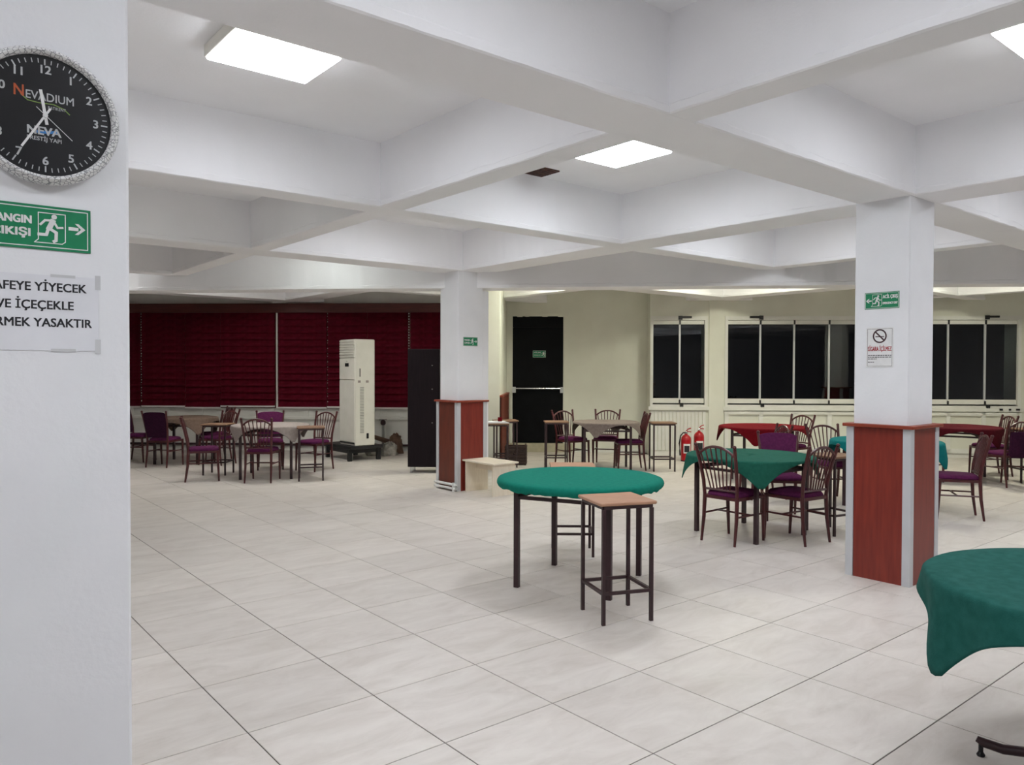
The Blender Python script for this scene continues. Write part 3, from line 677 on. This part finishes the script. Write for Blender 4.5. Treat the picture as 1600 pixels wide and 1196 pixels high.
# --- middle: bare green table with two stools
table(2.74, .80, D(24.7), 'round metal-framed table under the fitted green cover in the middle of the floor', R=.585, half=.343, ht=.755, legr=.0175)
mb = MB(); seg = 96; rings = []
rnd = random.Random(5); jj = [rnd.uniform(-.004, .004) for _ in range(seg)]
for r, z in ((.0001,.769), (.25,.769), (.50,.7685), (.572,.766), (.594,.758), (.602,.745), (.602,.728), (.596,.714), (.588,.705)):
    rings.append([((r+(jj[i] if z < .73 else 0))*math.cos(2*PI*i/seg), (r+(jj[i] if z < .73 else 0))*math.sin(2*PI*i/seg), z+(jj[(i*7) % seg]*1.6 if z < .72 else 0)) for i in range(seg)])
mb.loft(rings, cap=False)
o = mb.build('fitted_table_cover', 'green', None, 180); o.location = (2.74, .80, 0); tag(o, 'teal green felt cover stretched over the round table in the middle', 'tablecloth')
stool(2.375, .097, D(-21.8), 'tall stool with light wood seat standing in front of the green felt table')
stool(3.31, 1.47, D(-40), 'tall stool half hidden behind the green felt table')

# --- right front: table cut by the frame
FRx, FRy, FRR = 2.32, -2.44, .60
t = thing('pedestal_table', 'round pedestal table under the bottle green cloth at the right edge', 'table', (FRx, FRy, 0), 0, 'round tables')
MB().lathe([(FRR-.02, .722), (FRR-.012, .726), (FRR-.012, .74), (.0001, .745)], 48).build('tabletop', 'dullwood', t)
MB().lathe([(.045, .05), (.04, .1), (.03, .2), (.03, .70), (.09, .722)], 20).build('column', 'metal', t)
for k in range(4):
    a = D(106)+k*PI/2; c, s = math.cos(a), math.sin(a)
    MB().tube([(.02*c,.02*s,.16), (.12*c,.12*s,.11), (.24*c,.24*s,.062), (.34*c,.34*s,.048), (.405*c,.405*s,.056), (.43*c,.43*s,.066)], [.022,.021,.020,.019,.018,.012], 12).build('foot', 'metal', t)
    MB().lathe([(.014, 0), (.016, .006), (.009, .018), (.009, .055)], 12, (.415*c, .415*s, 0)).build('foot_pad', 'black', t)
cloth('tablecloth', FRx, FRy, FRR+.012, .745, 'blugreen', 'bottle green cloth hanging in folds over the round table at the right edge', square_fun(.71), ang0=D(139), waves=11, amp=.020, flare=.06, seed=4)

# --- right centre: deep green table
GX, GY = 5.16, .98
table(GX, GY, D(-5), 'round table under the deep green cloth left of the near pillar', R=.56, half=.345)
cloth('tablecloth', GX, GY, .575, .738, 'deepgreen', 'deep green square cloth with hanging corners left of the near pillar', square_fun(.605), ang0=D(222), waves=6, amp=.008, flare=.16, seed=2)
GRP = 'spindle-back and padded purple chairs'
chair('spin', 4.775, .90, D(0), 'dark spindle-back chair in front of the deep green table, nearest its left corner', GRP)
chair('spin', 5.235, .545, D(84), 'dark spindle-back chair at the deep green table, next to the near pillar', GRP)
chair('pad', 6.08, 1.20, D(222), 'chair with padded purple back behind the deep green table', GRP)
stool(5.83, .52, D(-12), 'stool with brown wood seat half hidden by the near pillar', wood='dullwood')
# --- teal table behind the near pillar
TX, TY = 7.70, .88
table(TX, TY, D(10), 'round table under the bright teal cloth hidden behind the near pillar', R=.56)
cloth('tablecloth', TX, TY, .58, .738, 'teal', 'bright teal cloth showing on both sides of the near pillar', square_fun(.64), ang0=D(95), waves=7, amp=.012, seed=6)
chair('spin', 7.57, 1.44, D(236), 'dark spindle-back chair directly left of the near pillar, above the teal cloth', GRP)
chair('spin', 7.56, .08, D(122), 'purple-seated spindle-back chair standing alone right of the near pillar', GRP)
# --- crimson table
RX, RY = 8.56, 3.02
table(RX, RY, D(20), 'round table under the crimson cloth in front of the long window', R=.59)
cloth('tablecloth', RX, RY, .60, .738, 'red', 'crimson cloth with hanging corners in front of the long window', square_fun(.625), ang0=D(204), waves=7, amp=.010, flare=.12, seed=8)
chair('spin', 9.12, 2.92, D(172), 'dark spindle-back chair at the right end of the crimson table, by the window', GRP)
chair('spin', 7.05, 2.06, D(146), 'dark chair between the deep green table and the crimson table', GRP)
# --- wine red table right of the pillar
WX, WY = 10.75, 1.30
table(WX, WY, D(15), 'round table under the wine red cloth at the right edge')
cloth('tablecloth', WX, WY, .58, .738, 'wine', 'wine red cloth on the far table right of the near pillar', square_fun(.63), ang0=D(255), waves=7, amp=.010, seed=9)
chair('spin', 11.50, 1.10, toward(11.5,1.1,WX,WY)-.5, 'dark spindle-back chair behind the wine red table, under the right window', GRP)
hc = chair('spin', 10.50, .60, toward(10.5,.6,WX,WY)-.1, 'dark spindle-back chair with dark garment, right front of the wine red table', GRP)
g = MB(); rings = []
for k, (z, a_, b_) in enumerate(((.40,.17,.05), (.44,.205,.07), (.55,.20,.06), (.68,.19,.05), (.74,.18,.035))):
    rings.append([(a_*math.cos(2*PI*i/20), b_*math.sin(2*PI*i/20)*(1+.15*math.sin(5*i)), z) for i in range(20)])
g.loft(rings); gm = g.build('folded_garment', 'plum_and_shade', None, 60)
fd = toward(10.5,.6,WX,WY)-.1; gm.location = (10.50-.285*math.cos(fd), .60-.285*math.sin(fd), 0); gm.rotation_euler = (0, 0, fd-PI/2)
tag(gm, 'dark plum garment hung over the chair at the wine red table', 'garment')
chair('spin', 9.95, 1.42, toward(9.95,1.42,WX,WY), 'dark chair just right of the near pillar at the wine red table', GRP)
stool(11.12, .52, D(-42), 'stool with brown seat at the right picture edge under the window', wood='dullwood')
# --- taupe table at the back
BX, BY = 7.47, 5.06
table(BX, BY, D(-42), 'round table under the taupe cloth in front of the plain cream wall')
cloth('tablecloth', BX, BY, .50, .738, 'taupe', 'taupe cloth with pointed corner in front of the plain cream wall', square_fun(.535), ang0=D(207), waves=6, amp=.010, flare=.12, seed=10)
chair('spin', 7.76, 4.84, toward(7.76,4.84,BX,BY), 'dark spindle-back chair at the right side of the taupe table', GRP)
chair('spin', 7.93, 5.50, toward(7.93,5.5,BX,BY)-.1, 'dark spindle-back chair behind the taupe table, against the cream wall', GRP)
chair('spin', 7.38, 5.72, D(262), 'dark spindle-back chair at the left of the taupe table, before the black door', GRP)
stool(8.07, 4.45, D(-38), 'stool with brown seat right of the taupe table', wood='dullwood')
stool(6.92, 5.60, D(-38), 'stool with brown seat left of the taupe table', wood='dullwood')
# --- left: pale table and taupe table by the blinds
LX, LY = 3.14, 7.55
table(LX, LY, D(-33), 'round table under the pale greige cloth before the burgundy blinds')
cloth('tablecloth', LX, LY, .53, .738, 'greige', 'pale greige cloth with hanging corners before the burgundy blinds', square_fun(.56), ang0=D(190), waves=6, amp=.012, flare=.10, seed=12)
chair('spin', 2.855, 7.14, D(53), 'maroon spindle-back chair in front of the pale greige table, back to the viewer', GRP)
chair('spin', 2.25, 7.74, D(-18), 'purple-seated spindle-back chair seen from the side, left of the pale greige table', GRP)
chair('pad', 3.46, 8.36, toward(3.46,8.36,LX,LY), 'chair with padded purple back behind the pale greige table', GRP)
chair('spin', 3.93, 7.80, toward(3.93,7.80,LX,LY)+.1, 'dark spindle-back chair right of the pale greige table, near the air conditioner', GRP)
stool(3.44, 6.86, D(-25), 'stool with brown seat at the right front of the pale greige table', wood='dullwood')
stool(2.62, 8.22, D(-40), 'stool with brown seat between the two tables by the blinds', wood='dullwood')
KX, KY = 2.69, 10.05
table(KX, KY, D(-40), 'round brown table in the far left corner by the blinds')
cloth('tablecloth', KX, KY, .50, .738, 'dulltaupe', 'dull brown cloth on the farthest left table by the blinds', square_fun(.57), ang0=D(185), waves=6, amp=.012, seed=14)
chair('plum', 2.27, 9.68, D(42), 'chair with padded purple back in painted shade seen from behind at the far left table', GRP)  # shade in this corner is put into the pad colour
chair('plum', 2.11, 10.65, toward(2.02,10.72,KX,KY), 'chair with padded back half hidden by the clock pillar', GRP)
chair('spin', 3.22, 10.20, toward(3.22,10.2,KX,KY)-.3, 'dark spindle-back chair behind the far left table, against the blinds', GRP)
chair('spin', 3.00, 9.42, toward(3.0,9.42,KX,KY)+.1, 'dark spindle-back chair between the far left table and the pale greige table', GRP)

# ------------------------------------------------------------------ standing air conditioner and its stand
st = thing('low_stand', 'low black four-legged stand under the air conditioner', 'stand', (5.12, 8.84, 0))
MB().bbox(-.31, .31, -.50, .50, .20, .255, .005).build('top', 'black', st)
MB().box(-.28, .28, -.42, .42, .13, .20).build('apron', 'black', st, None)
for sx in (-1, 1):
    for sy in (-1, 1): MB().box(sx*.27-.03, sx*.27+.03, sy*.41-.03, sy*.41+.03, 0, .20).build('leg', 'black', st, None)
ac = thing('air_conditioner', 'tall off-white floor-standing air conditioner on the black stand', 'air conditioner', (5.09, 8.63, .255))
a, b, H = .19, .28, 1.79
MB().bbox(-a+.012, a, -b, b, 0, H, .012).build('body', 'acwhite', ac)
MB().bbox(-a, -a+.014, -b+.012, b-.012, .06, 1.10, .005).build('lower_panel', 'acwhite', ac)
MB().bbox(-a, -a+.014, -b+.012, b-.012, 1.11, 1.47, .005).build('control_panel', 'acwhite', ac)
MB().box(-a-.003, -a+.002, -.07, .06, 1.33, 1.39).build('display', 'black', ac, None)
MB().box(-a-.003, -a+.002, -.02, .02, 1.415, 1.425).build('badge', 'acgrey', ac, None)
lm = MB().bbox(-.012, .012, -b+.02, b-.02, 0, .035, .004).mesh('louvre', 'acwhite')
for k in range(7): link('louvre', lm, ac, (-a+.006, 0, 1.485+k*.043))
MB().box(-a+.002, -a+.004, -b+.02, b-.02, .035, .05).build('seam', 'black', ac, None)
MB().box(-.10, -.085, -b-.004, -b+.002, 1.16, 1.30).build('handle_slot', 'black', ac, None)
mb = MB()
for k in range(30): mb.box(-.09, -.02, -b-.004, -b+.002, .22+k*.026, .232+k*.026)
mb.build('side_vent', 'acgrey', ac, None)
MB().bbox(.03, .07, -b-.01, -b+.002, .12, .21, .004).build('cable_gland', 'black', ac)
for x in (-.13, .02): MB().box(x, x+.05, -b-.003, -b+.002, 1.06, 1.10).build('tape_mark', 'greige', ac, None)

# dark cabinet
cb = thing('tall_cabinet', 'tall narrow dark wenge cabinet on metal feet left of the far pillar', 'cabinet', EN(-.645, 8.31, 0), TH)
MB().bbox(-.24, .24, -.16, .18, .09, 1.845, .003).build('body', 'wenge', cb)
MB().bbox(-.236, .236, -.178, -.161, .095, 1.84, .003).build('door', 'wenge', cb)
for sx in (-1, 1):
    for sy in (-1, 1): MB().lathe([(.024, 0), (.024, .008), (.018, .012), (.018, .09)], 14, (sx*.19, sy*.12, 0)).build('foot', 'chrome', cb)
for z in (.75, 1.25, 1.6): MB().disc(.13, z, .008, 0, .004, 10).xf(lambda x, y, z: (x, -.179-z, y)).build('screw_cover', 'acgrey', cb, None)

# cream bench
bn = thing('side_bench', 'small cream laminate bench in front of the far pillar', 'bench', (4.69, 4.40, 0))
MB().bbox(-.20, .20, -.33, .31, .385, .405, .002).build('seat', 'birch', bn)
for y in (-.28, .27): MB().bbox(-.175, .175, y-.009, y+.009, 0, .385, .001).build('side_panel', 'birch', bn)
MB().bbox(-.01, .01, -.27, .26, .285, .385, .001).build('apron', 'birch', bn)

# pipe manifold at the foot of the far pillar
pm = thing('heating_pipes', 'white heating pipes at the foot of the far pillar', 'pipe', (4.385, 4.95, 0))
for z in (.035, .085): MB().tube([(.0, -.22, z), (.0, .22, z)], .017, 10).build('pipe', 'pipe', pm)
MB().tube([(0, -.22, .085), (.0, -.255, .07), (0, -.255, .045), (0, -.22, .03)], .022, 10).build('elbow', 'pipe', pm)
MB().tube([(0, -.20, .0), (0, -.20, .11)], .020, 10).build('clamp', 'pipe', pm); MB().tube([(0, .18, .0), (0, .18, .11)], .012, 8).build('clamp', 'pipe', pm)

# rubbish, branch and standpipe by the air conditioner
def lump(name, label, x, y, r, h_, seed, mat='rubble'):
    rnd = random.Random(seed); rings = []
    for k in range(7):
        t_ = k/6; rr = r*math.cos(t_*PI/2*.96)**.6
        rings.append([(rr*(1+rnd.uniform(-.28, .28))*math.cos(2*PI*i/16), rr*.8*(1+rnd.uniform(-.28, .28))*math.sin(2*PI*i/16), max(0, h_*math.sin(t_*PI/2)*(1+rnd.uniform(-.2, .2)) if k else 0)) for i in range(16)])
    o = MB().loft(rings).build(name, mat, None, 30); o.location = (x, y, 0); return tag(o, label, 'rubbish', 'crumpled bags by the cabinet')
q = EN(-1.93, 10.45); lump('crumpled_bag', 'pale crumpled plastic bag on the floor right of the air conditioner', q.x, q.y, .15, .17, 1)
q = EN(-1.64, 10.42); lump('crumpled_bag', 'grey crumpled bag beside the tall dark cabinet', q.x, q.y, .14, .22, 2)
q = EN(-1.62, 10.75); lump('crumpled_bag', 'dark crumpled bag behind the grey bag by the cabinet', q.x, q.y, .15, .33, 3, 'brown')
br = MB(); br.tube([(-.28,0,.33), (-.1,.02,.30), (.1,.0,.24), (.32,-.02,.20)], [.035,.04,.045,.03], 10)
o = br.build('driftwood_branch', 'brown', None); q = EN(-1.90, 10.72); o.location = (q.x, q.y, 0); o.rotation_euler = (0, 0, TH); tag(o, 'brown branch lying on the bags beside the air conditioner', 'branch')
sp = thing('standpipe', 'grey standpipe with valve on the wall right of the air conditioner', 'pipe', EN(-1.90, N_LEFT-.10, 0), TH)
MB().tube([(0, 0, 0), (0, 0, .55)], .025, 10).build('pipe', 'acgrey', sp); MB().lathe([(.03, .5), (.05, .52), (.05, .57), (.02, .60)], 12).build('valve', 'metal', sp); MB().tube([(-.07, 0, .6), (.07, 0, .6)], .014, 8).build('handle', 'acgrey', sp)

# stools, papers and crate behind the far pillar
q = EN(.26, 8.55)
stool(6.47, 6.30, D(-30), 'stool with brown seat below the slatted wainscot, left of the black door', wood='dullwood')
stool(5.95, 5.86, D(-40), 'dark stool carrying newspapers right behind the far pillar', wood='dullwood')
nb = thing('newspaper_pile', 'folded newspapers lying on the stool right behind the far pillar', 'newspaper', (5.95, 5.86, .742), D(-30))
for k in range(3): MB().bbox(-.16+.01*k, .17-.02*k, -.13+.012*k, .13-.008*k, k*.008, k*.008+.007, .001).build('sheet', 'paper', nb)
tag(MB().lathe([(.03, 0), (.035, .01), (.033, .06), (.0001, .062)], 14).build('paper_cup', 'red', None), 'small red and white cup on the newspapers', 'cup').location = (5.98, 5.82, .766)
cr = thing('wicker_crate', 'dark woven crate on the floor left of the black door', 'crate', (6.79, 6.42, 0), D(-42))
for k in range(6):
    for s in (-1, 1):
        MB().bbox(-.17, .17, s*.13-.008, s*.13+.008, .02+k*.05, .055+k*.05, .002).build('slat', 'wicker', cr); MB().bbox(s*.17-.008, s*.17+.008, -.13, .13, .02+k*.05, .055+k*.05, .002).build('slat', 'wicker', cr)
for sx in (-1, 1):
    for sy in (-1, 1): MB().box(sx*.155-.012, sx*.155+.012, sy*.115-.012, sy*.115+.012, 0, .33).build('corner_post', 'wicker', cr, None)
MB().box(-.16, .16, -.12, .12, .01, .02).build('bottom', 'wicker', cr, None)

# fire extinguishers
def extinguisher(x, y, s, label, hose):
    t = thing('fire_extinguisher', label, 'fire extinguisher', (x, y, 0), D(230), 'red fire extinguishers'); r = .085*s
    MB().lathe([(r*.9, 0), (r, .012), (r, .36*s), (r*.93, .40*s), (r*.62, .435*s), (r*.32, .45*s), (r*.3, .465*s)], 24).build('cylinder', 'extinguisher', t)
    MB().lathe([(r*1.02, .0), (r*1.02, .02)], 24).build('base_ring', 'black', t)
    MB().lathe([(.018, .46*s), (.024, .475*s), (.02, .50*s), (.012, .51*s)], 12).build('valve', 'chrome', t)
    MB().tube([(0, 0, .505*s), (-.03, .04, .54*s), (-.05, .09, .555*s)], .010, 8).build('lever', 'extinguisher', t)
    MB().tube([(0, 0, .495*s), (-.02, .05, .50*s), (-.03, .09, .495*s)], .009, 8).build('carry_handle', 'extinguisher', t)
    lab = MB(); n = 9
    lab.loft([[((r+.0015)*math.cos(D(-40+80*k/(n-1))), (r+.0015)*math.sin(D(-40+80*k/(n-1))), z) for k in range(n)] for z in (.14*s, .30*s)], cap=False, closed=False)
    lab.build('label', 'print_white', t)
    l2 = MB(); l2.loft([[((r+.0025)*math.cos(D(-30+60*k/(n-1))), (r+.0025)*math.sin(D(-30+60*k/(n-1))), z) for k in range(n)] for z in (.16*s, .27*s)], cap=False, closed=False); l2.build('label_print', 'print_black', t)
    if hose: MB().tube([(0, 0, .48*s), (.0, -.05, .48*s), (.01, -.095, .43*s), (.01, -.115, .30*s), (.01, -.105, .17*s), (.01, -.10, .10*s)], [.010,.011,.012,.012,.012,.014], 8).build('hose', 'black', t)
extinguisher(9.32, 4.97, 1.0, 'red fire extinguisher with black hose standing below the small window', True)
extinguisher(9.78, 5.05, 1.05, 'red fire extinguisher without hose, right one of the pair at the wall', False)

# ------------------------------------------------------------------ pieces that belong to a part become its sub-parts
SUB = {'numeral': 'dial', 'minute_marks': 'dial', 'lettering': ('board', 'sheet', 'dial'), 'running_figure': 'board', 'arrow': 'board', 'border_line': 'board', 'door_outline': 'board', 'fine_print': 'board', 'prohibition_ring': 'board', 'cigarette': 'board',
       'swoosh': 'dial', 'blue_stripe': 'dial', 'screw_cover': 'door', 'display': 'control_panel', 'badge': 'control_panel', 'label_print': 'label', 'handle_base': 'handle', 'push_bar_bracket': 'push_bar', 'side_vent': 'body', 'handle_slot': 'body', 'cable_gland': 'body', 'elbow': 'pipe'}
base = lambda o: o.name.split('.')[0]
for root in [o for o in scene.objects if o.parent is None]:
    parts = {}
    for c in root.children: parts.setdefault(base(c), c)
    for c in list(root.children):
        want = SUB.get(base(c))
        for nm in ((want,) if isinstance(want, str) else (want or ())):
            if nm in parts and parts[nm].location.length < 1e-6: c.parent = parts[nm]; break
